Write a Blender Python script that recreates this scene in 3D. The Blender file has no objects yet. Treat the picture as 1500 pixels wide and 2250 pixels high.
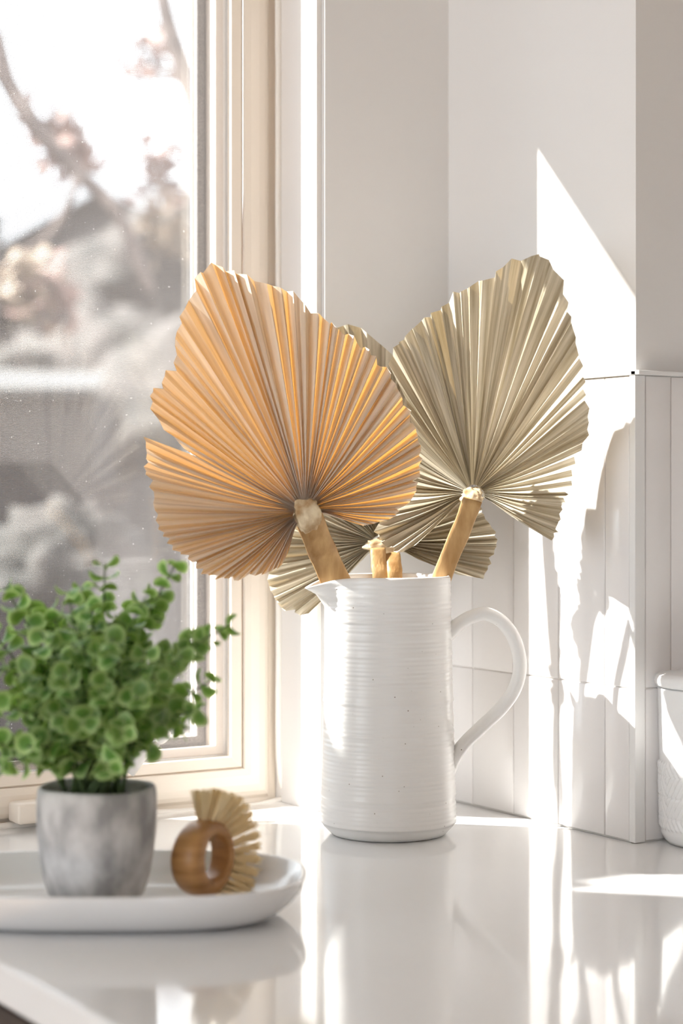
import bpy, bmesh, math, random
import numpy as np
from mathutils import Vector, Matrix, noise
random.seed(7); rng = np.random.default_rng(7)
SC = bpy.context.scene; COL = SC.collection
PI = math.pi

# ------------------------------------------------------------------ camera
FPX = 4229.0; CX = 750.0; HZ = 1086.0; TH = math.atan(2650/4229.)
CAM = Vector((-1.2181, -1.7320, 0.335))
FW = Vector((math.sin(TH), math.cos(TH), 0)); RT = Vector((math.cos(TH), -math.sin(TH), 0)); UP = Vector((0, 0, 1))
cd = bpy.data.cameras.new('camera'); cam = bpy.data.objects.new('camera', cd); COL.objects.link(cam)
cam.location = CAM; cam.rotation_euler = (PI/2, 0, -TH)
cd.sensor_fit = 'HORIZONTAL'; cd.sensor_width = 24.0; cd.lens = FPX/1500*24
cd.shift_y = -(1125-HZ)/1500; cd.clip_start = .02; cd.clip_end = 400
cd.dof.use_dof = True; cd.dof.focus_distance = 1.90; cd.dof.aperture_fstop = 3.6
SC.camera = cam

# ------------------------------------------------------------------ world, sun, exposure
W = bpy.data.worlds.new('world'); SC.world = W; W.use_nodes = True
wn = W.node_tree.nodes; wl = W.node_tree.links; wn.clear()
wo = wn.new('ShaderNodeOutputWorld'); wb = wn.new('ShaderNodeBackground')
wb.inputs[0].default_value = (.88, .94, 1.0, 1); wb.inputs[1].default_value = 2.6
wl.new(wb.outputs[0], wo.inputs[0])
sd = bpy.data.lights.new('sun', 'SUN'); sd.energy = 24.0; sd.angle = math.radians(.75); sd.color = (1, .97, .92)
sun = bpy.data.objects.new('sun', sd); COL.objects.link(sun)
SUN = Vector((1, -1, -1.11)).normalized()
sun.rotation_euler = SUN.to_track_quat('-Z', 'Y').to_euler(); sun.location = (-4, 4, 5)
vs = SC.view_settings; vs.view_transform = 'Standard'; vs.look = 'None'; vs.gamma = 1; vs.use_curve_mapping = False
vs.exposure = 1.0
try:
    SC.cycles.max_bounces = 10; SC.cycles.diffuse_bounces = 6; SC.cycles.transparent_max_bounces = 24
    SC.cycles.sample_clamp_indirect = 8; SC.cycles.caustics_reflective = False; SC.cycles.caustics_refractive = False
    SC.cycles.use_denoising = True
except Exception: pass

# ------------------------------------------------------------------ pixel helpers (survey only: give real positions)
def ray(px, py): return FW + RT*((px-CX)/FPX) + UP*((HZ-py)/FPX)
def at(px, py, depth): return CAM + ray(px, py)*depth
def onY(px, py, Y):
    r = ray(px, py); return CAM + r*((Y-CAM.y)/r.y)
def onZ(px, py, Z):
    r = ray(px, py); return CAM + r*((Z-CAM.z)/r.z)

# ------------------------------------------------------------------ materials
def mat(name, col, rough=.5, spec=.5, coat=0, build=None, **kw):
    m = bpy.data.materials.new(name); m.use_nodes = True
    nt = m.node_tree; b = nt.nodes['Principled BSDF']
    b.inputs['Base Color'].default_value = (*col, 1); b.inputs['Roughness'].default_value = rough
    b.inputs['Specular IOR Level'].default_value = spec; b.inputs['Coat Weight'].default_value = coat
    b.inputs['Coat Roughness'].default_value = .08
    if build: build(nt, b)
    return m
def N(nt, t, **kw):
    n = nt.nodes.new(t)
    for k, v in kw.items():
        if k in n.inputs: n.inputs[k].default_value = v
        else: setattr(n, k, v)
    return n
def noise_col(c1, c2, scale=10, detail=6, stretch=(1, 1, 1), bump=0, lo=.35, hi=.65, coord='Object', bscale=None):
    def f(nt, b):
        tc = N(nt, 'ShaderNodeTexCoord'); mp = N(nt, 'ShaderNodeMapping'); mp.inputs['Scale'].default_value = stretch
        nz = N(nt, 'ShaderNodeTexNoise', Scale=scale, Detail=detail); cr = N(nt, 'ShaderNodeValToRGB')
        cr.color_ramp.elements[0].position = lo; cr.color_ramp.elements[1].position = hi
        cr.color_ramp.elements[0].color = (*c1, 1); cr.color_ramp.elements[1].color = (*c2, 1)
        L = nt.links.new
        L(tc.outputs[coord], mp.inputs[0]); L(mp.outputs[0], nz.inputs['Vector']); L(nz.outputs[0], cr.inputs[0]); L(cr.outputs[0], b.inputs['Base Color'])
        if bump:
            bp = N(nt, 'ShaderNodeBump', Strength=bump, Distance=.001)
            n2 = N(nt, 'ShaderNodeTexNoise', Scale=bscale or scale, Detail=4); L(mp.outputs[0], n2.inputs['Vector'])
            L(n2.outputs[0], bp.inputs['Height']); L(bp.outputs[0], b.inputs['Normal'])
    return f
def bump_only(scale, strength, dist=.001, stretch=(1, 1, 1)):
    def f(nt, b):
        tc = N(nt, 'ShaderNodeTexCoord'); mp = N(nt, 'ShaderNodeMapping'); mp.inputs['Scale'].default_value = stretch
        nz = N(nt, 'ShaderNodeTexNoise', Scale=scale, Detail=3); bp = N(nt, 'ShaderNodeBump', Strength=strength, Distance=dist)
        L = nt.links.new
        L(tc.outputs['Object'], mp.inputs[0]); L(mp.outputs[0], nz.inputs['Vector']); L(nz.outputs[0], bp.inputs['Height']); L(bp.outputs[0], b.inputs['Normal'])
    return f
def palm_mat(name, c1, c2, t1, mixf):
    m = bpy.data.materials.new(name); m.use_nodes = True; nt = m.node_tree; nt.nodes.clear(); L = nt.links.new
    out = N(nt, 'ShaderNodeOutputMaterial'); d = N(nt, 'ShaderNodeBsdfDiffuse'); t = N(nt, 'ShaderNodeBsdfTranslucent')
    g = N(nt, 'ShaderNodeBsdfGlossy', Roughness=.45); mx = N(nt, 'ShaderNodeMixShader'); mg = N(nt, 'ShaderNodeMixShader')
    uv = N(nt, 'ShaderNodeUVMap'); mp = N(nt, 'ShaderNodeMapping'); mp.inputs['Scale'].default_value = (2.6, .30, 1)
    nz = N(nt, 'ShaderNodeTexNoise', Scale=1.6, Detail=5); cr = N(nt, 'ShaderNodeValToRGB')
    cr.color_ramp.elements[0].position = .32; cr.color_ramp.elements[0].color = (*c1, 1)
    cr.color_ramp.elements[1].position = .68; cr.color_ramp.elements[1].color = (*c2, 1)
    L(uv.outputs[0], mp.inputs[0]); L(mp.outputs[0], nz.inputs['Vector']); L(nz.outputs[0], cr.inputs[0]); L(cr.outputs[0], d.inputs[0])
    t.inputs[0].default_value = (*t1, 1); mx.inputs[0].default_value = mixf; mg.inputs[0].default_value = .04
    mp2 = N(nt, 'ShaderNodeMapping'); mp2.inputs['Scale'].default_value = (9, 1.2, 1); n2 = N(nt, 'ShaderNodeTexNoise', Scale=2.5, Detail=3)
    bp = N(nt, 'ShaderNodeBump', Strength=.35, Distance=.0008)
    L(uv.outputs[0], mp2.inputs[0]); L(mp2.outputs[0], n2.inputs['Vector']); L(n2.outputs[0], bp.inputs['Height'])
    L(bp.outputs[0], d.inputs['Normal']); L(bp.outputs[0], g.inputs['Normal'])
    L(d.outputs[0], mx.inputs[1]); L(t.outputs[0], mx.inputs[2]); L(mx.outputs[0], mg.inputs[1]); L(g.outputs[0], mg.inputs[2]); L(mg.outputs[0], out.inputs[0])
    return m
def glass_mat():
    m = bpy.data.materials.new('window glass'); m.use_nodes = True; nt = m.node_tree; nt.nodes.clear(); L = nt.links.new
    out = N(nt, 'ShaderNodeOutputMaterial'); t = N(nt, 'ShaderNodeBsdfTransparent'); g = N(nt, 'ShaderNodeBsdfGlossy', Roughness=.02)
    t.inputs[0].default_value = (.97, .98, .98, 1); mx = N(nt, 'ShaderNodeMixShader'); mx.inputs[0].default_value = .07
    L(t.outputs[0], mx.inputs[1]); L(g.outputs[0], mx.inputs[2]); L(mx.outputs[0], out.inputs[0]); return m
def jug_build(nt, b):
    L = nt.links.new; tc = N(nt, 'ShaderNodeTexCoord'); v = N(nt, 'ShaderNodeTexVoronoi', Scale=150); n = N(nt, 'ShaderNodeTexNoise', Scale=90, Detail=2)
    L(tc.outputs['Object'], v.inputs['Vector']); L(tc.outputs['Object'], n.inputs['Vector'])
    r1 = N(nt, 'ShaderNodeMapRange'); r1.inputs['From Min'].default_value = .07; r1.inputs['From Max'].default_value = .11; r1.inputs['To Min'].default_value = 1; r1.inputs['To Max'].default_value = 0
    r2 = N(nt, 'ShaderNodeMapRange'); r2.inputs['From Min'].default_value = .56; r2.inputs['From Max'].default_value = .60
    mu = N(nt, 'ShaderNodeMath', operation='MULTIPLY'); mx = N(nt, 'ShaderNodeMix', data_type='RGBA')
    L(v.outputs['Distance'], r1.inputs[0]); L(n.outputs[0], r2.inputs[0]); L(r1.outputs[0], mu.inputs[0]); L(r2.outputs[0], mu.inputs[1])
    L(mu.outputs[0], mx.inputs[0]); mx.inputs[6].default_value = (.80, .785, .765, 1); mx.inputs[7].default_value = (.22, .17, .13, 1); L(mx.outputs[2], b.inputs['Base Color'])
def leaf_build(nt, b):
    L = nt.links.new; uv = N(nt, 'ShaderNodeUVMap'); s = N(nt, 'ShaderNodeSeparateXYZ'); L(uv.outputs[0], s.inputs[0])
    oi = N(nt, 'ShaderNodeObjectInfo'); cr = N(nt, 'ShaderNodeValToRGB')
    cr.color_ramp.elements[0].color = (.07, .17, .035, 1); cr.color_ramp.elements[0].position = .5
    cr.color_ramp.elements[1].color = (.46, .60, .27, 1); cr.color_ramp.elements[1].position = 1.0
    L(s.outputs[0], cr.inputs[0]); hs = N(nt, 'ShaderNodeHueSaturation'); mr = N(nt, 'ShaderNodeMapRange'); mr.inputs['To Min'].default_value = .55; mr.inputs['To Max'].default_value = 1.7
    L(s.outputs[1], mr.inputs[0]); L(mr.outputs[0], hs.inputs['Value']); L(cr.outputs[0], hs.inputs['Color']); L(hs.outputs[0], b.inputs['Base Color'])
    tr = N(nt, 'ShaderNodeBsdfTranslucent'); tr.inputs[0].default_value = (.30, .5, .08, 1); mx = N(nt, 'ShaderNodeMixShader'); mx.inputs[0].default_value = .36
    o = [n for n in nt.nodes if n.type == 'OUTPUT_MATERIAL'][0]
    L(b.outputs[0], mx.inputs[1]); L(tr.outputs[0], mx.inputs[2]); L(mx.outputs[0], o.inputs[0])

M = dict(
    wall=mat('painted drywall', (.75, .735, .72), .75, .3, build=bump_only(220, .12, .0006)),
    reveal=mat('white painted jamb', (.80, .77, .745), .45, .4),
    room=mat('taupe room paint', (.41, .40, .39), .8),
    ceiling=mat('ceiling paint', (.82, .80, .78), .9),
    floor=mat('oak floor', (.4, .3, .2), .4, build=noise_col((.30, .21, .13), (.42, .31, .21), 3, 6, (1, 12, 1))),
    frame=mat('almond vinyl frame', (.80, .715, .62), .38, .5),
    frame_dark=mat('almond frame shadow groove', (.55, .44, .34), .5),
    sash_white=mat('white vinyl sash', (.84, .81, .77), .4, .5),
    gasket=mat('grey pile weatherstrip', (.08, .07, .065), .9, build=noise_col((.03, .028, .026), (.16, .145, .135), 900, 3)),
    spacer=mat('aluminium spacer', (.62, .62, .62), .35),
    wire=mat('screen wire', (.26, .24, .235), .6, .3),
    caulk=mat('caulk', (.83, .79, .74), .35, build=bump_only(120, .5, .002)),
    dust=mat('dust', (.9, .9, .9), .9),
    glass=glass_mat(),
    quartz=mat('white polished quartz', (.745, .74, .735), .07, .5, coat=.35, build=noise_col((.775, .775, .775), (.80, .80, .80), 6, 4)),
    tile=mat('glazed white tile', (.775, .75, .74), .13, .5, coat=.3, build=bump_only(22, .35, .0022, (1, 1, .45))),
    grout=mat('pale warm grout', (.72, .69, .66), .9),
    trim=mat('matte white edge trim', (.76, .75, .74), .3),
    jug=mat('speckled white stoneware', (.8, .785, .765), .3, .5, coat=.15, build=jug_build),
    white_ceramic=mat('white glazed ceramic', (.74, .73, .725), .12, .5, coat=.4),
    canister=mat('white relief ceramic', (.77, .765, .76), .22, .5, coat=.2),
    concrete=mat('mottled grey concrete', (.4, .39, .38), .85, .2, build=noise_col((.30, .295, .295), (.60, .59, .585), 42, 9, (1, 1, .6), .35, .38, .64, bscale=160)),
    soil=mat('dark soil', (.035, .03, .022), .95, build=bump_only(200, 1, .004)),
    leaf=mat('green leaf', (.1, .25, .05), .42, .4, build=leaf_build),
    stem=mat('green brown stem', (.07, .11, .035), .6),
    palm1=palm_mat('backlit dried palm', (.48, .42, .34), (.80, .73, .61), (1.0, .46, .08), .20),
    palm2=palm_mat('dried palm', (.19, .16, .105), (.66, .60, .48), (.80, .55, .25), .10),
    stalk=mat('dried palm stalk', (.5, .3, .1), .5, .3, build=noise_col((.30, .155, .05), (.60, .39, .18), 9, 7, (7, 7, 1.2), .5, .3, .7, bscale=40)),
    hub=mat('torn palm sheath', (.6, .42, .22), .7, .2, build=noise_col((.36, .21, .09), (.80, .68, .48), 60, 5, bump=.7)),
    wood=mat('oiled beech', (.42, .2, .07), .35, .4, build=noise_col((.30, .135, .04), (.52, .28, .11), 14, 5, (1, 1, 8))),
    bristle=mat('tampico bristle', (.92, .76, .48), .6, .2),
    walnut=mat('dark walnut cabinet', (.035, .025, .02), .45, build=noise_col((.028, .018, .014), (.06, .042, .034), 5, 6, (1, 1, 9))),
    # outside
    grass=mat('winter lawn', (.16, .14, .10), .95, build=noise_col((.03, .028, .024), (.10, .085, .078), .7, 6)),
    bark=mat('grey brown bark', (.13, .10, .09), .9, build=noise_col((.08, .06, .055), (.20, .155, .135), 9, 5)),
    rust=mat('rusty autumn leaves', (.20, .12, .10), .8),
    yellow=mat('yellow autumn leaves', (.20, .145, .10), .8),
    bush=mat('dull grey brown shrub', (.05, .045, .04), .9, build=noise_col((.014, .014, .012), (.058, .048, .043), 3, 5)),
    house=mat('taupe siding', (.13, .115, .112), .8), roof=mat('grey shingle roof', (.30, .29, .30), .8), fascia=mat('white fascia', (.85, .85, .85), .6),
    dark_glass=mat('dark window glass', (.04, .045, .05), .1), fence=mat('grey timber fence', (.05, .044, .042), .9), stone=mat('stand-in roofing', (.07, .068, .066), .9),
)

# ------------------------------------------------------------------ mesh helpers
def link(name, me, m=None, parent=None, smooth=False, kind=None):
    o = bpy.data.objects.new(name, me); COL.objects.link(o)
    if m is not None:
        for mm in (m if isinstance(m, (list, tuple)) else [m]): me.materials.append(mm)
    if smooth:
        me.polygons.foreach_set('use_smooth', [True]*len(me.polygons)); me.update()
    if parent: o.parent = parent
    if kind: o['kind'] = kind
    return o
def mesh(v, f):
    me = bpy.data.meshes.new('m'); me.from_pydata([tuple(x) for x in v], [], f); me.update(); return me
def bmm(bm):
    bmesh.ops.recalc_face_normals(bm, faces=bm.faces); me = bpy.data.meshes.new('m'); bm.to_mesh(me); bm.free(); return me
def box(bm, x0, x1, y0, y1, z0, z1, bev=0):
    r = bmesh.ops.create_cube(bm, size=1)
    for v in r['verts']: v.co = Vector((x0+(v.co.x+.5)*(x1-x0), y0+(v.co.y+.5)*(y1-y0), z0+(v.co.z+.5)*(z1-z0)))
    if bev:
        es = list({e for v in r['verts'] for e in v.link_edges}); bmesh.ops.bevel(bm, geom=es, offset=bev, segments=2, affect='EDGES', profile=.5)
def boxo(name, m, parent, *a, bev=0, smooth=False):
    bm = bmesh.new(); box(bm, *a, bev=bev); return link(name, bmm(bm), m, parent, smooth)
def lathe(prof, seg=96, fn=None):
    v = []; f = []; n = len(prof)
    for i in range(seg):
        a = 2*PI*i/seg
        for r, z in prof:
            p = Vector((r*math.cos(a), r*math.sin(a), z)); v.append(fn(p, a, r, z) if fn else p)
    for i in range(seg):
        j = (i+1) % seg
        for k in range(n-1): f.append((i*n+k, j*n+k, j*n+k+1, i*n+k+1))
    me = mesh(v, f); bm = bmesh.new(); bm.from_mesh(me); bmesh.ops.remove_doubles(bm, verts=bm.verts, dist=1e-6); return bmm(bm)
def tube(pts, rad, seg=8, flat=None, side=None):
    """swept tube; rad number or list of (a,b) half sizes; side = reference sideways vector"""
    pts = [Vector(p) for p in pts]; n = len(pts); v = []; f = []
    for i, p in enumerate(pts):
        t = (pts[min(i+1, n-1)]-pts[max(i-1, 0)]).normalized()
        s = Vector(side) if side is not None else Vector((0, 0, 1)) if abs(t.z) < .9 else Vector((1, 0, 0))
        s = (s - t*s.dot(t)).normalized(); u = t.cross(s)
        a, b = (rad[i] if isinstance(rad[i], tuple) else (rad[i], rad[i])) if isinstance(rad, (list, tuple)) else (rad, rad)
        for k in range(seg):
            g = 2*PI*k/seg; v.append(p + s*(a*math.cos(g)) + u*(b*math.sin(g)))
    for i in range(n-1):
        for k in range(seg):
            l = (k+1) % seg; f.append((i*seg+k, i*seg+l, (i+1)*seg+l, (i+1)*seg+k))
    f.append(tuple(range(seg))[::-1]); f.append(tuple((n-1)*seg+k for k in range(seg)))
    return v, f
def smooth_path(pts, n=24):
    P = [np.array(p, float) for p in pts]; P = [2*P[0]-P[1]]+P+[2*P[-1]-P[-2]]; out = []
    m = len(P)-3
    for i in range(n+1):
        t = i/n*m; k = min(int(t), m-1); u = t-k; a, b, c, d = P[k:k+4]
        out.append(Vector(.5*((2*b)+(c-a)*u+(2*a-5*b+4*c-d)*u*u+(3*b-a-3*c+d)*u**3)))
    return out
def thing(name, loc, label, cat, group=None):
    o = bpy.data.objects.new(name, None); COL.objects.link(o); o.location = loc; o.empty_display_size = .02
    o['label'] = label; o['category'] = cat
    if group: o['group'] = group
    return o
def tag(o, label, cat, group=None):
    o['label'] = label; o['category'] = cat
    if group: o['group'] = group
    return o
def childbox(parent, name, m, me, smooth=False):
    """child whose mesh is written in world coordinates although its parent sits elsewhere"""
    o = link(name, me, m, parent, smooth); o.matrix_parent_inverse = Matrix.Translation(-parent.location); return o

# ================================================================== STRUCTURE
S = 'structure'
RX = -.160      # window reveal plane
WX0 = -.875     # left end of the window opening
ZH = 1.112       # head of the opening
FY = .085       # frame front plane
boxo('floor', M['floor'], None, -3.4, 2.4, -4.6, .1, -.96, -.91)['kind'] = S
boxo('ceiling', M['ceiling'], None, -3.4, 2.4, -4.6, .2, 1.62, 1.70)['kind'] = S
# window wall: pieces round the opening in one mesh, reveal lining as children
bm = bmesh.new()
box(bm, RX+.0065, .10, 0, .16, -.91, 1.62); box(bm, -3.3, WX0-.0065, 0, .16, -.91, 1.62)
box(bm, WX0-.0065, RX+.0065, 0, .16, ZH+.0065, 1.62); box(bm, WX0-.0065, RX+.0065, 0, .16, -.91, -.033)
wall_back = link('wall_back', bmm(bm), M['wall']); wall_back['kind'] = S
for nm, a in (('jamb_lining', (RX, RX+.0065, .0065, .16, -.001, ZH+.0065)), ('jamb_lining', (WX0-.0065, WX0, .0065, .16, -.001, ZH+.0065)), ('head_lining', (WX0, RX, .0065, .16, ZH, ZH+.0065))):
    boxo(nm, M['reveal'], wall_back, *a, bev=.0008)
# right wall block with the tiled face, and the return face to its right
TZ = .4495; TY = -.318
bm = bmesh.new(); box(bm, .006, .9, TY+.006, .1605, -.91, 1.62)
wall_right = link('wall_right', bmm(bm), M['wall']); wall_right['kind'] = S
bm = bmesh.new(); box(bm, .0015, .006, TY+.006, 0, 0, TZ); box(bm, .0015, .9, TY+.0015, TY+.006, 0, TZ)
link('grout', bmm(bm), M['grout'], wall_right)
def tile(x0, x1, y0, y1, z0, z1, parent):
    bm = bmesh.new(); box(bm, x0, x1, y0, y1, z0, z1)
    # lip the visible face slightly inwards round its rim
    es = list(bm.edges); bmesh.ops.bevel(bm, geom=es, offset=.0011, segments=2, affect='EDGES', profile=.5)
    o = link('tile', bmm(bm), M['tile'], parent, True)
    return o
G = .0005
ys = [-.0004, -.0527, -.1253, -.2004, -.2729, -.3098]
for a, b in zip(ys[:-1], ys[1:]):
    for z0, z1 in ((.001, .1481), (.1481, TZ)):
        j = random.uniform(-.0003, .0003)
        tile(j, .005, b+G, a-G, z0+G, z1-G, wall_right)
xs = [.0125]+[.0455+.0745*i for i in range(10)]
for a, b in zip(xs[:-1], xs[1:]):
    for z0, z1 in ((.001, .1481), (.1481, TZ)):
        j = random.uniform(-.0003, .0003)
        tile(a+G, b-G, TY+j, TY+.005, z0+G, z1-G, wall_right)
# edge trims: upright corner trim and the ledge above the tiles
t1 = boxo('trim_1', M['trim'], None, -.001, .0118, TY-.001, TY+.0075, .0005, TZ, bev=.0007); t1['kind'] = S
bm = bmesh.new(); box(bm, -.0018, .006, TY-.0025, 0, TZ, TZ+.0042, bev=.0006); box(bm, -.0018, .9, TY-.0075, TY+.0045, TZ, TZ+.0042, bev=.0006)
t2 = link('trim_2', bmm(bm), M['trim']); t2['kind'] = S
boxo('wall_side', M['wall'], None, .9, 1.0, -4.5, .16, -.91, 1.62)['kind'] = S
# rest of the room, behind the camera: two wide glazed openings
bm = bmesh.new(); box(bm, -3.4, -3.3, -4.5, .16, -.91, -.4); box(bm, -3.4, -3.3, -4.5, .16, 1.45, 1.62); box(bm, -3.4, -3.3, -.15, .16, -.4, 1.45); box(bm, -3.4, -3.3, -4.5, -1.7, -.4, 1.45)
link('wall_left', bmm(bm), M['room'])['kind'] = S
bm = bmesh.new(); box(bm, -3.3, -2.9, -4.6, -4.5, -.91, 1.62); box(bm, .5, 1.0, -4.6, -4.5, -.91, 1.62); box(bm, -2.3, .5, -4.6, -4.5, -.91, 1.62); box(bm, -2.9, -2.3, -4.6, -4.5, 1.35, 1.62)
link('wall_front', bmm(bm), M['room'])['kind'] = S

# ------------------------------------------------------------------ counter
poly = [(-.695, -1.55), (.895, -1.55), (.895, TY+.001), (.0, TY+.001), (.0, -.0005), (RX-.0005, -.0005), (RX-.0005, .097), (-.695, .097)]
bm = bmesh.new(); vb = [bm.verts.new((x, y, -.030)) for x, y in poly]; vt = [bm.verts.new((x, y, 0)) for x, y in poly]
bm.faces.new(vb[::-1]); bm.faces.new(vt); n = len(poly)
for i in range(n): bm.faces.new((vb[i], vb[(i+1) % n], vt[(i+1) % n], vt[i]))
es = [e for e in bm.edges if all(abs(v.co.x+.695) < 1e-5 for v in e.verts) or all(abs(v.co.y+1.55) < 1e-5 for v in e.verts)]
bmesh.ops.bevel(bm, geom=es, offset=.0035, segments=4, affect='EDGES', profile=.5)
counter = link('countertop', bmm(bm), M['quartz'], smooth=False)
tag(counter, 'glossy white quartz countertop under the jug and tray, running into the window', 'countertop')
cab = thing('base_cabinet', (-.66, -.75, -.91), 'dark walnut base cabinet beneath the white countertop', 'cabinet')
bm = bmesh.new(); box(bm, -.655, -.02, -1.5, -.01, -.84, -.0305); box(bm, -.60, -.02, -1.48, -.01, -.91, -.84)
childbox(cab, 'cabinet_body', M['walnut'], bmm(bm))
for i in range(3):
    bm = bmesh.new(); y0 = -1.495+i*.495; box(bm, -.675, -.6555, y0, y0+.49, -.83, -.045, bev=.002)
    dr = childbox(cab, 'door', M['walnut'], bmm(bm))
    v, f = tube([(-.69, y0+.05, -.25), (-.69, y0+.05, -.12)], .005, 10); h = link('handle', mesh(v, f), M['spacer'], dr, True)
# ledge closing the window bottom where the counter ends
boxo('trim_3', M['reveal'], None, WX0, -.6965, .0, .097, -.03, -.001, bev=.001)['kind'] = S
bm = bmesh.new(); v, f = tube(smooth_path([(-.69, FY-.002, .001), (-.5, FY-.003, .0015), (-.35, FY-.002, .001), (RX-.002, FY-.003, .0015), (RX-.002, FY-.003, .06), (RX-.0015, FY-.002, .5), (RX-.002, FY-.002, .95)], 90), [(.0035+.001*random.random(), .0035) for _ in range(91)], 8)
cau = link('caulk_bead', mesh(v, f), M['caulk'], None, True); cau.name = 'trim_4'; cau['kind'] = S

# ================================================================== WINDOW
def X(px, y): return onY(px, 900, y).x - RX      # negative inset
def ring(name, prof, m, parent, extra=0.0):
    """mitred rectangular ring of a profile [(inset, y)...]"""
    v = []; f = []; n = len(prof)
    for d, y in prof:
        v += [(RX-d, y, -.004+d), (RX-d, y, ZH-d), (WX0+d, y, ZH-d), (WX0+d, y, -.004+d)]
    for i in range(n-1):
        for k in range(4):
            l = (k+1) % 4; f.append((i*4+k, i*4+l, (i+1)*4+l, (i+1)*4+k))
    me = mesh(v, f); bm = bmesh.new(); bm.from_mesh(me); o = link(name, bmm(bm), m, parent); return o
def P(lst): return [(max(-X(px, y), 0.0), y) for px, y in lst]
prof_frame = [(0.0005, .15), (.0005, .092)]+P([(590, .0925), (588, .087), (582, .0845), (570, .083), (552, .0832), (538, .0855), (534, .088), (533.5, .092)])
winf = ring('window_1', prof_frame, M['frame'], None); winf['kind'] = S
stop_ = ring('inner_stop', P([(533, .092), (530, .0885), (508, .0925), (505, .0955), (499.5, .0995)]), M['frame'], winf)
ring('jamb_face', P([(499.5, .0996), (490, .107)]), M['sash_white'], winf)
sash = ring('sash', P([(490, .107), (473, .1075), (452, .1355)]), M['frame'], winf)
ring('weatherstrip', P([(452, .1355), (447, .1325), (434, .1325), (430, .1375)]), M['gasket'], sash)
ring('glazing_bead', P([(430, .1375), (426, .1425), (420, .1430), (419, .160), (470, .162)]), M['sash_white'], sash)
gx = -X(426, .143)
boxo('glass_pane', M['glass'], sash, WX0+gx-.002, RX-gx+.002, .1440, .1480, -.004+gx-.002, ZH-gx+.002)
# insect screen woven of real wires, one part
def screen():
    d = -X(503, .100); x0, x1, z0, z1 = WX0+d-.002, RX-d+.002, -.004+d-.002, ZH-d+.002; y = .1005
    v = []; f = []; w = .000125; pitch = .00142
    def bar(a, b, c, e, yy):
        k = len(v); v.extend([(a, yy-w, c), (b, yy-w, c), (b, yy-w, e), (a, yy-w, e), (a, yy+w, c), (b, yy+w, c), (b, yy+w, e), (a, yy+w, e)])
        f.extend([(k, k+1, k+2, k+3), (k+5, k+4, k+7, k+6), (k, k+4, k+5, k+1), (k+3, k+2, k+6, k+7), (k, k+3, k+7, k+4), (k+1, k+5, k+6, k+2)])
    x = x0
    while x < x1: bar(x-w, x+w, z0, z1, y); x += pitch
    z = z0
    while z < z1: bar(x0, x1, z-w, z+w, y+2*w); z += pitch*1.05
    link('screen_mesh', mesh(v, f), M['wire'], winf, kind='stuff')
screen()
# dust on the outside of the pane
v = []; f = []
for i in range(1500):
    x = random.uniform(WX0+gx, RX-gx); z = -.004+gx+random.random()**1.6*.75; r = random.choice([.0003, .0003, .0004, .0005, .0008]); k = len(v)
    v += [(x-r, .1438, z), (x, .1437, z-r), (x+r*random.uniform(.7, 1.6), .1438, z+r*.4), (x, .1437, z+r)]; f.append((k, k+1, k+2, k+3))
link('dust_speck', mesh(v, f), M['dust'], winf, kind='stuff')
# crank housing and folding crank arm on the bottom rail
a = onY(22, 1790, .078); b = onY(240, 1790, .078)
bm = bmesh.new(); box(bm, a.x, a.x+.105, .056, .084, .0065, .027, bev=.003)
crank = link('crank_cover', bmm(bm), M['frame'], winf, True)
p0 = onY(285, 1700, .066); p1 = onY(310, 1664, .060); p2 = onY(345, 1632, .056); p3 = onY(372, 1606, .052)
v, f = tube([p0, p1, p2], [(.005, .003), (.0055, .003), (.0045, .003)], 10); link('crank_arm', mesh(v, f), M['sash_white'], winf, True)
v, f = tube(smooth_path([p2, p2.lerp(p3, .5), p3], 8), [.003, .0045, .0055, .006, .006, .006, .0055, .0045, .002], 12); link('crank_knob', mesh(v, f), M['sash_white'], winf, True)

# ================================================================== JUG
JB = onZ(853, 1830, 0); JB.z = .0002
HJ = .2545; jug = thing('jug', JB, 'tall white speckled stoneware jug with throwing ridges, holding dried palm leaves', 'jug')
zs = np.linspace(.012, HJ-.006, 200)
rr = np.zeros(200)
g = np.random.default_rng(4)
for _ in range(80):
    c = g.uniform(.014, HJ-.004); w = g.uniform(.0006, .0018); rr += g.uniform(-.6, .8)*.00070*np.exp(-((zs-c)/w)**2)
rr += .00022*np.sin(zs*2*PI/.0042)
def jr(z): return .0672 - .0060*min(1, max(0, (z-.02)/(HJ-.02)))**.75
prof = [(0, .002), (.046, .002), (.0535, 0), (.0565, .0006), (.059, .003), (.0645, .0085), (.0665, .012)]
prof += [(jr(z)+r, z) for z, r in zip(zs, rr)] + [(.0614, HJ-.003), (.0606, HJ-.0006), (.0592, HJ), (.0578, HJ-.001), (.0570, HJ-.005)]
prof += [(.0575, HJ-.04), (.060, .12), (.0615, .03), (.058, .010), (0, .008)]
spd = (-RT*math.cos(.30) - FW*math.sin(.30)); spa = math.atan2(spd.y, spd.x)
def spout(p, a, r, z):
    da = (a-spa+PI) % (2*PI)-PI; w = math.exp(-(da/.33)**2)*max(0, (z-(HJ-.048))/.048)**2.0
    w2 = math.exp(-(da/.20)**2)*max(0, (z-(HJ-.030))/.030)**1.3
    w3 = math.exp(-(da/.5)**2)*max(0, (z-(HJ-.02))/.02)
    k = .012*w+.014*w2
    d = Vector((math.cos(a), math.sin(a), 0)).lerp(spd, w2*.6)
    return Vector((p.x, p.y, p.z)) + d*k - Vector((0, 0, .0035*w3+.0075*w2))
me = lathe(prof, 160, spout); link('body', me, M['jug'], jug, True)
jd = JB.dot(FW)-CAM.dot(FW)
def jp(px, py, dd=0): return at(px, py, jd+dd)-JB
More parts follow.
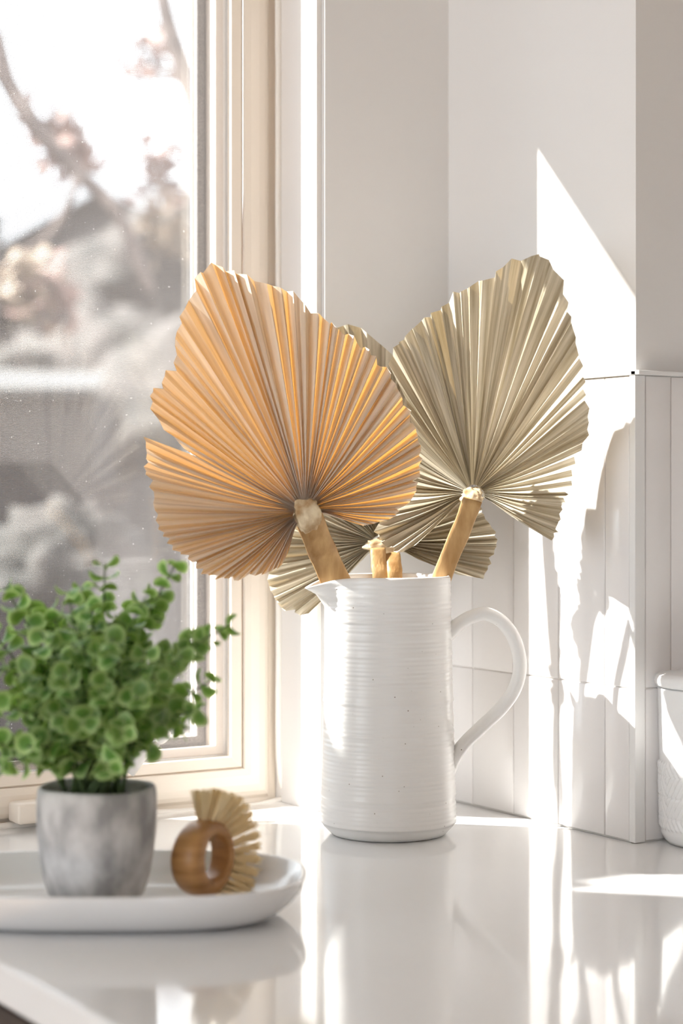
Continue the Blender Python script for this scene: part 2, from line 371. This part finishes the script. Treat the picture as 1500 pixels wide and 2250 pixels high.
hp = smooth_path([jp(962, 1396), jp(988, 1386), jp(1012, 1368), jp(1036, 1355), jp(1068, 1349), jp(1103, 1367), jp(1131, 1408), jp(1142, 1462), jp(1131, 1512), jp(1100, 1557), jp(1058, 1597), jp(1020, 1634), jp(1000, 1662), jp(984, 1690), jp(968, 1716)], 60)
hr = []
for i in range(61):
    t = i/60; e = max(0, 1-t/.14)**2; e2 = max(0, (t-.84)/.16)**2
    hr.append((.0098+.005*e+.004*e2, .0068+.0085*e+.0060*e2))
v, f = tube(hp, hr, 20, side=FW); link('handle', mesh(v, f), M['jug'], jug, True)

# ================================================================== PALM LEAVES
def palm(hubpx, depth, yaw, pitch, outline, folds, m, amp, cup, seed, stalk, sw, label, hubr=.0125, roll=1, extra=None, curl=0, frills=1.0, wave=.0022):
    r_ = np.random.default_rng(seed)
    H = at(hubpx[0], hubpx[1], depth)
    n = (-FW); n = Matrix.Rotation(yaw, 3, 'Z') @ n
    U = UP.cross(n).normalized()           # to the viewer's right
    n = Matrix.Rotation(pitch, 3, U) @ n; V = n.cross(U).normalized()
    if V.z < 0: V = -V
    root = thing('palm_leaf', H, label, 'dried leaf', 'dried palm leaves in the jug')
    def toplane(px, py):
        d = ray(px, py); t = (H-CAM).dot(n)/d.dot(n); q = CAM+d*t-H; return q.dot(U), q.dot(V)
    pts = [toplane(*p) for p in outline]
    ang = np.unwrap([math.atan2(y, x) for x, y in pts]); rad = np.array([math.hypot(x, y) for x, y in pts])
    if ang[-1] < ang[0]: ang = ang[::-1]; rad = rad[::-1]
    for i in range(1, len(ang)): ang[i] = max(ang[i], ang[i-1]+1e-3)
    nc = 2*folds; NR = 20
    # fold widths vary, so pleats are uneven
    w = r_.uniform(.5, 1.5, nc); c = np.concatenate([[0], np.cumsum(w)]); c = c/c[-1]
    th = ang[0]+(ang[-1]-ang[0])*c
    fold_amp = amp*r_.uniform(.45, 1.35, nc+1)
    low = sum(r_.uniform(-1, 1)*np.sin(th*k+r_.uniform(0, 6)) for k in (2, 3, 5, 7))*.0035
    mid = sum(r_.uniform(-1, 1)*np.sin(th*k+r_.uniform(0, 6)) for k in (9, 14, 21, 29))*wave
    v = []; uv = []
    am = .5*(ang[0]+ang[-1])
    for j in range(nc+1):
        R = np.interp(th[j], ang, rad)
        ragged = (r_.uniform(-.003, .0012) if r_.random() > .12 else r_.uniform(-.007, 0))*frills
        if j % 2: ragged -= .0008
        R = max(R+ragged, hubr+.004); s = 1 if j % 2 else -1
        for k in range(NR+1):
            t = k/NR; r = hubr + (R-hubr)*t**1.25
            a = th[j] + (th[j]-am)*(-.20)*math.exp(-((r-hubr)/.016))    # ribs leave the hub bunched, then fan
            A = (amp*1.05*(1-min(1, r/.07)) + fold_amp[j]*min(1, r/.07))*(.75+.45*r/.15)*(1-.25*max(0, t-.8)/.2)
            z = low[j]*(r/.14)**1.5 + mid[j]*(r/.1) + cup*(r*r)/.0225 + .004*math.exp(-((r-hubr)/.012))
            z += curl*((th[j]-am)**2)*(r/.15)
            p = U*(r*math.cos(a)) + V*(r*math.sin(a)); q_ = H+p-CAM
            p = p - q_.normalized()*z + n*(s*A)
            v.append(p); uv.append((j*.37, r*14))
    f = [(j*(NR+1)+k, (j+1)*(NR+1)+k, (j+1)*(NR+1)+k+1, j*(NR+1)+k+1) for j in range(nc) for k in range(NR)]
    me = mesh(v, f); ul = me.uv_layers.new(name='UVMap')
    li = np.empty(len(me.loops), np.int32); me.loops.foreach_get('vertex_index', li)
    ul.data.foreach_set('uv', np.array(uv, np.float32)[li].ravel())
    o = link('blade', me, m, root, True)
    if hasattr(me, 'set_sharp_from_angle'): me.set_sharp_from_angle(angle=math.radians(28))
    if extra: extra(root, H, U, V, n, me)
    # stalk: a flattened, slightly hollow strap running down into the jug
    for (pa, w0, w1, nm) in stalk:
        q = [at(*p)-H for p in pa]; path = smooth_path(q, 20)
        ws = [(w0+(w1-w0)*i/20) for i in range(21)]
        v = []; f = []
        for i, p in enumerate(path):
            t = (path[min(i+1, 20)]-path[max(i-1, 0)]).normalized(); s = (t.cross(FW)).normalized(); u = s.cross(t)
            if u.dot(FW) > 0: u = -u
            for k, (x, y) in enumerate([(-1, .0), (-.92, .20), (-.5, .32), (0, .36), (.5, .30), (.90, .16), (1, -.04), (.85, -.25), (0, -.30), (-.85, -.25)]):
                wob = 1+.03*math.sin(i*1.3+k)
                v.append(p+s*(x*ws[i]*wob)+u*(y*ws[i]*.62))
        for i in range(20):
            for k in range(10): l = (k+1) % 10; f.append((i*10+k, i*10+l, (i+1)*10+l, (i+1)*10+k))
        f.append(tuple(range(10))[::-1]); f.append(tuple(200+k for k in range(10)))
        me = mesh(v, f); bm = bmesh.new(); bm.from_mesh(me); link('stalk', bmm(bm), M['stalk'], root, True)
    # torn sheath lump where the blade joins the stalk
    bm = bmesh.new(); bmesh.ops.create_icosphere(bm, subdivisions=4, radius=1)
    for q in bm.verts:
        c = q.co.copy(); nz = noise.noise(c*1.6+Vector((seed, 0, 0)))*.32+noise.noise(c*4.5+Vector((0, seed, 0)))*.18
        c *= 1+nz
        q.co = U*(c.x*sw[0]) + V*(c.y*sw[1]) + n*(c.z*.0055+.004)
    link('sheath', bmm(bm), M['hub'], root, True)
    return root

o1 = [(652, 1172), (640, 1215), (622, 1245), (590, 1262), (545, 1270), (512, 1276), (470, 1272), (435, 1258), (425, 1240), (400, 1222), (372, 1205), (352, 1165), (340, 1130), (328, 1080),
      (318, 1040), (317, 985), (320, 945), (345, 955), (432, 1008), (345, 925), (330, 890), (333, 850), (352, 838), (372, 806), (425, 838), (380, 790), (383, 740), (395, 700), (408, 662), (424, 640), (432, 600),
      (455, 580), (480, 578), (498, 590), (545, 606), (585, 618), (632, 635), (655, 648), (665, 668), (700, 690), (735, 712), (775, 735), (808, 765), (850, 808), (872, 850), (905, 905), (918, 950), (926, 985), (924, 1035),
      (915, 1075), (905, 1100), (872, 1132), (835, 1150), (795, 1158), (750, 1158), (722, 1148), (705, 1140)]
def torn1(root, H, U, V, n, me): pass
palm((672, 1132), 1.842, math.radians(20), math.radians(-6), o1, 84, M['palm1'], .0034, -.006, 3,
     [([(676, 1132, 1.842), (702, 1198, 1.862), (733, 1268, 1.880), (836, 1500, 1.876), (925, 1740, 1.872)], .0135, .0150, 'a')], (.0150, .0160),
     'large backlit orange dried palm leaf, left and nearest, over the jug spout')
o2 = [(1012, 1108), (975, 1150), (930, 1190), (880, 1216), (858, 1212), (835, 1192), (818, 1166), (850, 1130), (885, 1080), (905, 1030), (908, 960), (900, 900), (878, 850), (852, 805), (862, 770), (885, 742), (930, 700), (975, 672), (1000, 640), (1030, 628),
      (1068, 610), (1098, 588), (1120, 568), (1165, 556), (1196, 560), (1222, 585), (1236, 620), (1240, 650), (1248, 672), (1262, 720), (1278, 790), (1285, 830), (1292, 880), (1296, 930), (1290, 975), (1270, 1000), (1262, 1030), (1252, 1045), (1258, 1060),
      (1245, 1095), (1232, 1135), (1220, 1175), (1200, 1215), (1172, 1252), (1150, 1225), (1110, 1165), (1075, 1120), (1062, 1105)]
palm((1040, 1092), 1.918, math.radians(-38), math.radians(1), o2, 60, M['palm2'], .0024, .022, 11,
     [([(1038, 1098, 1.885), (1015, 1160, 1.895), (973, 1262, 1.908), (890, 1500, 1.912), (810, 1740, 1.910)], .0096, .0098, 'a')], (.0125, .0100),
     'tall olive beige dried palm leaf on the right, catching white sun stripes', wave=.0036, curl=.004)
o3 = [(800, 1232), (770, 1262), (738, 1290), (715, 1325), (690, 1345), (662, 1356), (625, 1342), (604, 1320), (592, 1292), (585, 1266), (600, 1215), (640, 1150), (640, 1080), (650, 1000), (660, 900), (680, 790), (715, 725), (760, 706), (800, 722), (840, 755), (860, 778),
      (905, 860), (950, 950), (1000, 1040), (1060, 1120), (1086, 1160), (1092, 1190), (1084, 1225), (1076, 1250), (1060, 1272), (1000, 1262), (930, 1240), (880, 1222)]
palm((838, 1202), 1.988, math.radians(-13), math.radians(-7), o3, 56, M['palm2'], .0032, .006, 23,
     [([(830, 1205, 1.968), (832, 1240, 1.958), (836, 1290, 1.950), (835, 1500, 1.945), (835, 1760, 1.945)], .0078, .0085, 'a'), ([(862, 1216, 1.968), (866, 1245, 1.955), (868, 1290, 1.948), (870, 1500, 1.945), (870, 1760, 1.945)], .0076, .0078, 'b')], (.016, .0085),
     'dried palm leaf behind the other two, drooping low past the jug spout')

# ================================================================== TRAY
TC = CAM + FW*1.534; TC.z = 0
def tray():
    root = None
    cy = 0; Lh = .158; Wd = .0985; cxr = -.028-Lh
    lvl = [(-.036, .0), (-.034, -.0), (-.032, .0004), (-.020, .006), (-.010, .0145), (-.003, .0235), (0, .0318), (-.0006, .0333), (-.0022, .0338), (-.0040, .0325), (-.0080, .0225), (-.0150, .0135), (-.024, .0075), (-.036, .0055), (-.06, .005)]
    v = []; f = []; SEG = 160; n = len(lvl)
    for i in range(SEG):
        a = 2*PI*i/SEG; ca, sa = math.cos(a), math.sin(a)
        for off, z in lvl:
            e = 2/2.9; rx, ry = Lh+off, Wd+off
            x = rx*math.copysign(abs(ca)**e, ca); y = ry*math.copysign(abs(sa)**e, sa)
            v.append(TC + RT*(cxr+x) + FW*y + UP*(z+.0003))
    for i in range(SEG):
        j = (i+1) % SEG
        for k in range(n-1): f.append((i*n+k, j*n+k, j*n+k+1, i*n+k+1))
    f.append(tuple(i*n for i in range(SEG))[::-1]); f.append(tuple(i*n+n-1 for i in range(SEG)))
    org = TC+RT*cxr; me = mesh([p-org for p in v], f); o = link('tray', me, M['white_ceramic'], None, True); o.location = org
    if hasattr(me, 'set_sharp_from_angle'): me.set_sharp_from_angle(angle=math.radians(60))
    tag(o, 'low oblong white ceramic tray with flared rim, carrying plant and brush', 'tray'); return o
tray()

# ================================================================== POTTED PLANT
PB = CAM + FW*1.530; PB.z = .0056
PB = PB + RT*((212-CX)/FPX*1.530)
plant = thing('potted_plant', PB, 'bushy green round-leaved plant in a mottled grey concrete pot on the tray', 'plant')
k_ = 1.53/FPX
pp = [(0, 0), (.025, 0), (.0300, .0008), (.0332, .004), (.0382, .0135), (.0424, .027), (.0452, .043), (.0471, .060), (.0477, .078), (.0474, .090), (.0466, .0955), (.0452, .0978), (.0436, .0975), (.0425, .095), (.0425, .086), (0, .084)]
def wob(p, a, r, z): return Vector((p.x, p.y, p.z))*(1+.006*math.sin(3*a+z*30)) if r > 0 else Vector(p)
link('pot', lathe(pp, 72, wob), M['concrete'], plant, True)
link('soil', lathe([(.0424, .0872), (.03, .0885), (.012, .0892), (0, .0888)], 40), M['soil'], plant, True)
def leaf_mesh(seed):
    r = random.Random(seed); v = [(0, 0, 0)]; f = []; uv = [(0, 0)]; rv = r.random(); n = 12; uv[0] = (0, rv)
    for ring_ in (.5, .8, 1.0):
        for i in range(n):
            a = 2*PI*i/n; rx = 1.0-.10*math.cos(a)*0; x = math.cos(a)*ring_*.56; y = (math.sin(a))*ring_*.52
            y2 = y+.52; x *= (1-.18*max(0, y/.52)**2)
            z = -.30*(x*x)/.3 + .16*(ring_**2) - .10*(y2**2)
            if ring_ == 1: z += .02*r.uniform(-1, 1)
            v.append((x, y2, z)); uv.append((ring_, rv))
    v[0] = (0, .52, 0)
    for i in range(n):
        j = (i+1) % n; f.append((0, 1+i, 1+j))
        for q in (0, 1): f.append((1+q*n+i, 1+(q+1)*n+i, 1+(q+1)*n+j, 1+q*n+j))
    me = mesh(v, f); ul = me.uv_layers.new(name='UVMap')
    for l in me.loops: ul.data[l.index].uv = uv[l.vertex_index]
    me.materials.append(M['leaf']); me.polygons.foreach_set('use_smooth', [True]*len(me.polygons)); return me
LM = [leaf_mesh(i) for i in range(10)]
tips = [(230, 1238, .01), (150, 1300, -.02), (385, 1240, .03), (330, 1290, -.01), (498, 1375, .0), (455, 1400, -.03), (400, 1440, -.06), (465, 1495, .01), (430, 1560, -.04), (415, 1600, .01), (355, 1320, .04), (285, 1330, .05), (10, 1290, .0), (-40, 1360, .02),
        (60, 1330, .04), (-60, 1450, -.02), (-50, 1560, .0), (-30, 1640, -.03), (5, 1690, -.05), (60, 1640, -.07), (90, 1390, -.06), (170, 1380, -.07), (250, 1400, -.08), (320, 1430, -.07), (140, 1480, -.09), (220, 1510, -.10), (300, 1530, -.09),
        (360, 1590, -.06), (180, 1590, -.10), (270, 1610, -.10), (120, 1570, -.08), (100, 1330, .02), (200, 1330, -.03), (360, 1500, -.08), (235, 1690, -.075), (50, 1470, -.07), (90, 1470, .06), (250, 1440, .07), (340, 1450, .06), (20, 1550, -.06), (330, 1650, -.03), (260, 1350, .0), (180, 1290, .03)]
leaves = []; stems = []
for si, (tx, ty, td) in enumerate(tips):
    tip = at(tx, ty, 1.53+td)-PB
    b0 = Vector((random.uniform(-.02, .02), random.uniform(-.02, .02), .084))
    h = tip-b0; midp = b0+h*.45+Vector((0, 0, .018+.02*random.random())); path = smooth_path([b0, midp, tip], 14)
    v, f = tube(path, [.0016-.0009*i/14 for i in range(15)], 6); st = link('stem', mesh(v, f), M['stem'], plant, True); stems.append(st)
    L = sum((path[i+1]-path[i]).length for i in range(14)); step = .0092; d = .35*L if L > .08 else .25*L; k = 0
    cum = [0]
    for i in range(14): cum.append(cum[-1]+(path[i+1]-path[i]).length)
    while d <= L+.0001:
        i = min(13, max(0, next((q for q in range(14) if cum[q+1] >= d-1e-6), 13))); u = (d-cum[i])/max(1e-6, cum[i+1]-cum[i]); p = path[i].lerp(path[i+1], min(1, u)); t = (path[i+1]-path[i]).normalized()
        s = t.cross(UP).normalized() if abs(t.z) < .98 else Vector((1, 0, 0)); u2 = s.cross(t)
        for side in (0, 1):
            a = k*PI/2+side*PI+random.uniform(-.7, .7); out = s*math.cos(a)+u2*math.sin(a)
            fr = d/L; size = (.0235-.0105*fr**1.5)*random.uniform(.8, 1.15)
            ydir = (out*.85+t*random.uniform(.25, .8)+Vector((0, 0, .15))).normalized()
            if d > L-.002 and side == 0: ydir = (t+out*.3).normalized()
            zdir = (t - ydir*t.dot(ydir)); zdir = (zdir.normalized()+Vector((random.uniform(-.7, .7), random.uniform(-.7, .7), random.uniform(-.2, .8)))).normalized()
            zdir = (zdir-ydir*zdir.dot(ydir)).normalized(); xdir = ydir.cross(zdir)
            m4 = Matrix((xdir, ydir, zdir)).transposed().to_4x4()*1.0
            for q in range(3):
                for w_ in range(3): m4[q][w_] *= size
            m4.translation = p
            leaves.append((p.dot(FW), si, m4, random.choice(LM)))
        d += step; k += 1
leaves.sort(key=lambda a: a[0])
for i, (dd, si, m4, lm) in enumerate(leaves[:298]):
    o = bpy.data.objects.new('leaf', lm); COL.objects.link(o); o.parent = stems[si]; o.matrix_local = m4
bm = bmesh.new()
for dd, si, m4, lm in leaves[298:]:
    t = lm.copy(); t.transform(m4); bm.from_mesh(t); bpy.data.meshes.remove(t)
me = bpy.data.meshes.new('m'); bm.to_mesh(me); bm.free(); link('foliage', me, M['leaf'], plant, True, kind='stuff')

# ================================================================== DISH BRUSH
BD = 1.560; BC = at(447, 1885, BD)
al = math.radians(58)
ax = (-FW*math.cos(al) + RT*math.sin(al)).normalized()         # ring axis, near end turned to the right
ea = ax.cross(UP).normalized(); 
if ea.dot(RT) < 0: ea = -ea
tilt = math.radians(-6); eu = UP.copy()
kk = BD/FPX; Ro = 84*kk; Ri = 47*kk; Wb = .021
brush = thing('dish_brush', BC-UP*Ro, 'round wooden ring-handled dish brush with pale fan bristles, on the tray', 'brush')
off = BC-brush.location
def rp(a, r, w, ecc=0): return off + ea*(r*math.cos(a)+ecc) + eu*(r*math.sin(a)) + ax*w
v = []; f = []; SG = 72; ecc = 15*kk
cs = []
for i in range(SG):
    a = 2*PI*i/SG; row = []
    hw = Wb/2*(1+.30*max(0, -math.cos(a)))      # palm side is wider
    for k in range(20):
        g = 2*PI*k/20; cr, sr = math.cos(g), math.sin(g); e = .62
        u = math.copysign(abs(cr)**e, cr); w = math.copysign(abs(sr)**e, sr)
        po = Vector((Ro*math.cos(a), Ro*math.sin(a))); pi_ = Vector((Ri*math.cos(a)+ecc, Ri*math.sin(a)))
        q = po.lerp(pi_, (1-u)/2); v.append(off+ea*q.x+eu*q.y+ax*(w*hw))
for i in range(SG):
    j = (i+1) % SG
    for k in range(20): l = (k+1) % 20; f.append((i*20+k, j*20+k, j*20+l, i*20+l))
me = mesh(v, f); bm = bmesh.new(); bm.from_mesh(me); link('ring_handle', bmm(bm), M['wood'], brush, True)
for row in range(3):
    for i in range(15):
        a = math.radians(84-162*i/14+(5 if row % 2 else 0)); w0 = (-.0065+.0065*row); base = rp(a, Ro*.97, w0)
        dirn = (ea*math.cos(a)+eu*math.sin(a)+ax*(-.22+.36*row)).normalized(); tg = (-ea*math.sin(a)+eu*math.cos(a))
        v = []; f = []; Ln = .0265 if row else .024
        for q in range(44):
            s1, s2 = random.gauss(0, .45), random.gauss(0, .45); bp = base+tg*(s1*.0011)+ax*(s2*.0013)
            tp = bp + (dirn+tg*(s1*.16)+ax*(s2*.14)).normalized()*Ln*random.uniform(.88, 1.04)
            fl = .0085-brush.location.z+.0004*random.random()
            if tp.z < fl: tp = Vector((tp.x, tp.y, fl))
            bp = Vector((bp.x, bp.y, max(bp.z, fl)))
            mp = bp.lerp(tp, .5)+tg*random.gauss(0, .0004)+ax*random.gauss(0, .0004); d = (tp-bp).normalized(); s = d.cross(UP).normalized() if abs(d.z) < .95 else ea; u = d.cross(s); k = len(v)
            for P_, r in ((bp, .00042), (mp, .00042), (tp, .00034)):
                for g in (0, 2.1, 4.2): v.append(P_+s*(r*math.cos(g))+u*(r*math.sin(g)))
            for z_ in (0, 3):
                for c_ in range(3): l = (c_+1) % 3; f.append((k+z_+c_, k+z_+l, k+z_+3+l, k+z_+3+c_))
            f.append((k+6, k+7, k+8))
        link('bristle_tuft', mesh(v, f), M['bristle'], brush)

# ================================================================== CANISTER
CB = onZ(1578, 1852, 0); CB.z = .0003
can = thing('canister', CB, 'white ceramic lidded canister with starburst relief at the right edge', 'canister')
zt = .149
cprof = [(0, .001), (.044, .001), (.0485, .0004), (.0515, .004), (.0540, .010)]
def canm():
    # relief: a grid of diamonds, each cut into raised chevrons
    v = []; f = []; SEGS = 336; zz = np.linspace(.010, zt, 130); n = 130
    for i in range(SEGS):
        a = 2*PI*i/SEGS; u = a/(2*PI)*14
        for z in zz:
            w = (z-.006)/.040; r = .0545+.0035*(z/zt)
            fu = abs((u % 1)-.5)*2; fw = abs((w % 1)-.5)*2
            h = 0
            if .014 < z < .080:
                q = (fu+fw)*2 if int(math.floor(u)+math.floor(w)) % 2 else (fu+1-fw)*2
                t = q % 1; h = .0022*(1-abs(t*2-1))**.8 - (.0010 if fu < .04 or fw < .04 or fu > .96 or fw > .96 else 0)
                h *= min(1, (.080-z)/.003)*min(1, (z-.014)/.003)
            r += h; v.append((r*math.cos(a), r*math.sin(a), z))
    for i in range(SEGS):
        j = (i+1) % SEGS
        for k in range(n-1): f.append((i*n+k, j*n+k, j*n+k+1, i*n+k+1))
    k0 = len(v); lo = [(.0515, .004), (.0485, .0006), (.0, .0006)]
    for i in range(SEGS):
        a = 2*PI*i/SEGS
        for r, z in lo[:2]: v.append((r*math.cos(a), r*math.sin(a), z))
    for i in range(SEGS):
        j = (i+1) % SEGS; f.append((i*n, k0+i*2, k0+j*2, j*n)); f.append((k0+i*2, k0+i*2+1, k0+j*2+1, k0+j*2))
    f.append(tuple(k0+i*2+1 for i in range(SEGS))); f.append(tuple(i*n+n-1 for i in range(SEGS))[::-1])
    me = mesh(v, f); bm = bmesh.new(); bm.from_mesh(me); return bmm(bm)
link('body', canm(), M['canister'], can, True)
link('lid', lathe([(0, zt+.0005), (.055, zt+.0005), (.0598, zt+.002), (.0612, zt+.005), (.0612, zt+.009), (.0595, zt+.0125), (.054, zt+.0145), (.02, zt+.0165), (0, zt+.017)], 96), M['canister'], can, True)

# ================================================================== OUTSIDE
gz = -1.5
og = boxo('ground_outside', M['grass'], None, -60, 90, .6, 140, gz-.2, gz); og.name = 'lawn'; og['kind'] = S
def jitter_ball(c, r, seed, sub=3, sq=(1, 1, 1)):
    bm = bmesh.new(); bmesh.ops.create_icosphere(bm, subdivisions=sub, radius=1)
    for q in bm.verts:
        n_ = noise.noise(q.co*2.1+Vector((seed, seed*.7, 0)))*.35+noise.noise(q.co*6+Vector((seed, 0, 0)))*.2; q.co = Vector((q.co.x*sq[0], q.co.y*sq[1], q.co.z*sq[2]))*(r*(1+n_))+Vector(c)
    return bmm(bm)
# gabled house straight ahead through the window
hd = 24.0; apex = at(236, 372, hd); hw = 5.4; rise = 3.1; hx = RT; hy = FW
hb = thing('house', Vector((apex.x, apex.y, gz)), 'taupe gabled neighbour house with white roof edges seen through the window', 'house')
def hq(r, d, z): return hx*r+hy*d+Vector((0, 0, z))
az = apex.z-gz; ez = az-rise
v = [hq(-hw, 0, 0), hq(hw, 0, 0), hq(hw, 0, ez), hq(0, 0, az-.25), hq(-hw, 0, ez), hq(-hw, 8, 0), hq(hw, 8, 0), hq(hw, 8, ez), hq(0, 8, az-.25), hq(-hw, 8, ez)]
link('wall', mesh(v, [(0, 1, 2, 3, 4), (5, 9, 8, 7, 6), (0, 4, 9, 5), (1, 6, 7, 2), (0, 5, 6, 1)]), M['house'], hb)
for s in (-1, 1):
    v = [hq(0, -.5, az), hq(s*(hw+.6), -.5, ez-.3), hq(s*(hw+.6), 8.5, ez-.3), hq(0, 8.5, az), hq(0, -.5, az-.18), hq(s*(hw+.6), -.5, ez-.48), hq(s*(hw+.6), 8.5, ez-.48), hq(0, 8.5, az-.18)]
    fs = [(0, 1, 2, 3), (4, 7, 6, 5), (0, 4, 5, 1), (1, 5, 6, 2), (2, 6, 7, 3)]; link('roof', mesh(v, fs), M['roof'], hb)
    v = [hq(0, -.56, az+.05), hq(s*(hw+.7), -.56, ez-.27), hq(s*(hw+.7), -.56, ez-.62), hq(0, -.56, az-.32), hq(0, -.50, az+.05), hq(s*(hw+.7), -.50, ez-.27), hq(s*(hw+.7), -.50, ez-.62), hq(0, -.50, az-.32)]
    link('fascia', mesh(v, [(0, 1, 2, 3), (4, 7, 6, 5), (0, 4, 5, 1), (3, 2, 6, 7), (1, 5, 6, 2)]), M['fascia'], hb)
for (r0, z0) in ((-1.6, 1.2), (.9, 1.2)):
    def qb(r0, r1, d0, d1, z0, z1): return mesh([hq(r, d, z) for z in (z0, z1) for d in (d0, d1) for r in (r0, r1)], [(0, 1, 5, 4), (2, 6, 7, 3), (0, 4, 6, 2), (1, 3, 7, 5), (4, 5, 7, 6), (0, 2, 3, 1)])
    w_ = link('window', qb(r0, r0+1.1, -.06, .0, z0, z0+1.5), M['fascia'], hb); link('pane', qb(r0+.1, r0+1.0, -.08, -.05, z0+.1, z0+1.4), M['dark_glass'], w_)
# made-up low hut; its roof stands in for bright gaps in foliage
sc_ = at(60, 860, 12.0); standin_shed = thing('standin_shed', Vector((sc_.x, sc_.y, gz)), 'made-up low hut standing in for bright foliage gaps outside, left of the glass', 'standin_shed')
sz = sc_.z-gz
def sq(r, d, z): return RT*r+FW*d+Vector((0, 0, z))
v = [sq(r, d, z) for z in (0, sz) for d in (0, 1.4) for r in (-.75, .40)]
link('wall', mesh(v, [(0, 1, 5, 4), (2, 6, 7, 3), (0, 4, 6, 2), (1, 3, 7, 5)]), M['fence'], standin_shed)
v = [sq(-.8, -.12, sz-.03), sq(.46, -.12, sz-.03), sq(.30, 1.55, sz+.16), sq(-.8, 1.55, sz+.20)]; v += [p+Vector((0, 0, .05)) for p in v]
link('roof', mesh(v, [(0, 3, 2, 1), (4, 5, 6, 7), (0, 1, 5, 4), (1, 2, 6, 5), (2, 3, 7, 6), (3, 0, 4, 7)]), M['stone'], standin_shed)
# added stepped block outside the window, out of view, to shade jug and counter
bm = bmesh.new(); box(bm, -1.02, -.72, .40, .45, gz, .70); box(bm, -1.60, -.835, .40, .45, gz, .925); box(bm, -1.60, -1.01, .40, .45, gz, .95)
pr = thing('shade_blocker', (-1.1, .42, gz), 'unseen stepped shade block added just outside the window, left of the view', 'blocker')
childbox(pr, 'blocker_steps', M['fence'], bmm(bm))
# bare trees
def tree(basepx, dist, segs, label, clusters=()):
    b = at(basepx[0], 1086, dist); b.z = gz; t = thing('tree', b, label, 'tree')
    for i, (pts, r0, r1) in enumerate(segs):
        q = [at(px, py, dist+dd)-b for px, py, dd in pts]; path = smooth_path(q, 16)
        v, f = tube(path, [r0+(r1-r0)*j/16 for j in range(17)], 8); link('trunk' if i == 0 else 'branch', mesh(v, f), M['bark'], t, True)
    for (px, py, dd, r, mm) in clusters:
        c = at(px, py, dist+dd)-b; rg = random.Random(px); v = []; f = []
        for q in range(70):
            d = Vector((rg.gauss(0, 1), rg.gauss(0, 1), rg.gauss(0, 1)))*r*.55; p = c+d; s = .03+.03*rg.random(); e1 = Vector((rg.uniform(-1, 1), rg.uniform(-1, 1), rg.uniform(-1, 1))).normalized()*s; e2 = e1.orthogonal().normalized()*s; k = len(v)
            v += [p-e1, p+e2*.7, p+e1, p-e2*.7]; f.append((k, k+1, k+2, k+3))
        link('leaf_cluster', mesh(v, f), M[mm], t, kind='stuff')
tree((-260, 0), 7.0, [([(-260, 3400, 0), (-250, 2000, 0), (-240, 900, 0), (-220, -200, 0)], .16, .10), ([(-240, 700, 0), (-60, 60, 0), (20, 190, 0), (95, 300, 0), (175, 385, .1), (260, 470, .2), (330, 640, .2)], .05, .022), ([(95, 300, 0), (140, 200, 0), (200, 60, .1)], .012, .006), ([(175, 385, 0), (120, 500, .1), (40, 560, .1)], .016, .006)],
     'bare grey-brown tree outside whose branch slants across the left of the window', [(110, 290, .2, .10, 'rust'), (150, 350, .3, .10, 'rust'), (60, 640, .5, .12, 'yellow'), (120, 650, .5, .12, 'rust')])
tree((700, 0), 8.0, [([(700, 3400, 0), (690, 1500, 0), (640, 500, 0), (600, -200, 0)], .18, .11), ([(600, 700, 0), (480, 400, 0), (420, 200, 0), (375, 70, 0), (345, -60, 0)], .06, .035), ([(420, 200, 0), (340, 160, .1), (270, 230, .2)], .012, .005), ([(460, 350, 0), (380, 430, .2), (300, 300, .3)], .014, .006)],
     'bare tree outside whose branch leans in at the upper right of the glass', [(320, 130, .2, .12, 'rust'), (350, 380, .4, .12, 'rust'), (370, 500, .6, .12, 'yellow')])
for i, (px, py, dist, r, lab) in enumerate([(400, 620, 20, 1.2, 'tall brown-grey shrub outside, right in front of the gabled house'), (450, 900, 14.5, .95, 'mid-height shrub outside beside the window frame'), (235, 905, 17, 1.25, 'wide dull shrub outside, centre of the glass'), (-230, 560, 20.5, 1.3, 'tall shrub outside at the far left of the window'), (150, 1240, 6.5, .30, 'small dark shrub outside, lowest and nearest the glass')]):
    c = at(px, py+60, dist); o = link('shrub', jitter_ball((0, 0, 0), r, i+1, 4, (1, 1, .9)), M['bush'], None, True); o.location = c
    z0 = c.z; me = o.data
    # drop skirt so that the shrub stands on the ground
    for q in me.vertices:
        if q.co.z < -r*.35: q.co.z = min(q.co.z, (gz-.05-c.z)) if q.co.z < -r*.5 else q.co.z
    tag(o, lab, 'shrub')
fn = thing('fence', at(200, 1300, 9.5)*1.0, 'grey timber board fence across the yard outside the window', 'fence'); fn.location.z = gz
fdir = (RT+FW*.12).normalized(); fc = at(200, 1100, 9.5); 
for i in range(-26, 34):
    c = fc+fdir*(i*.15); bm = bmesh.new(); box(bm, -.07, .07, -.012, .012, 0, 1.9+.02*random.random())
    o = link('board', bmm(bm), M['fence'], fn); o.location = Vector((c.x-fn.location.x, c.y-fn.location.y, 0)); o.rotation_euler = (0, 0, math.atan2(fdir.y, fdir.x))
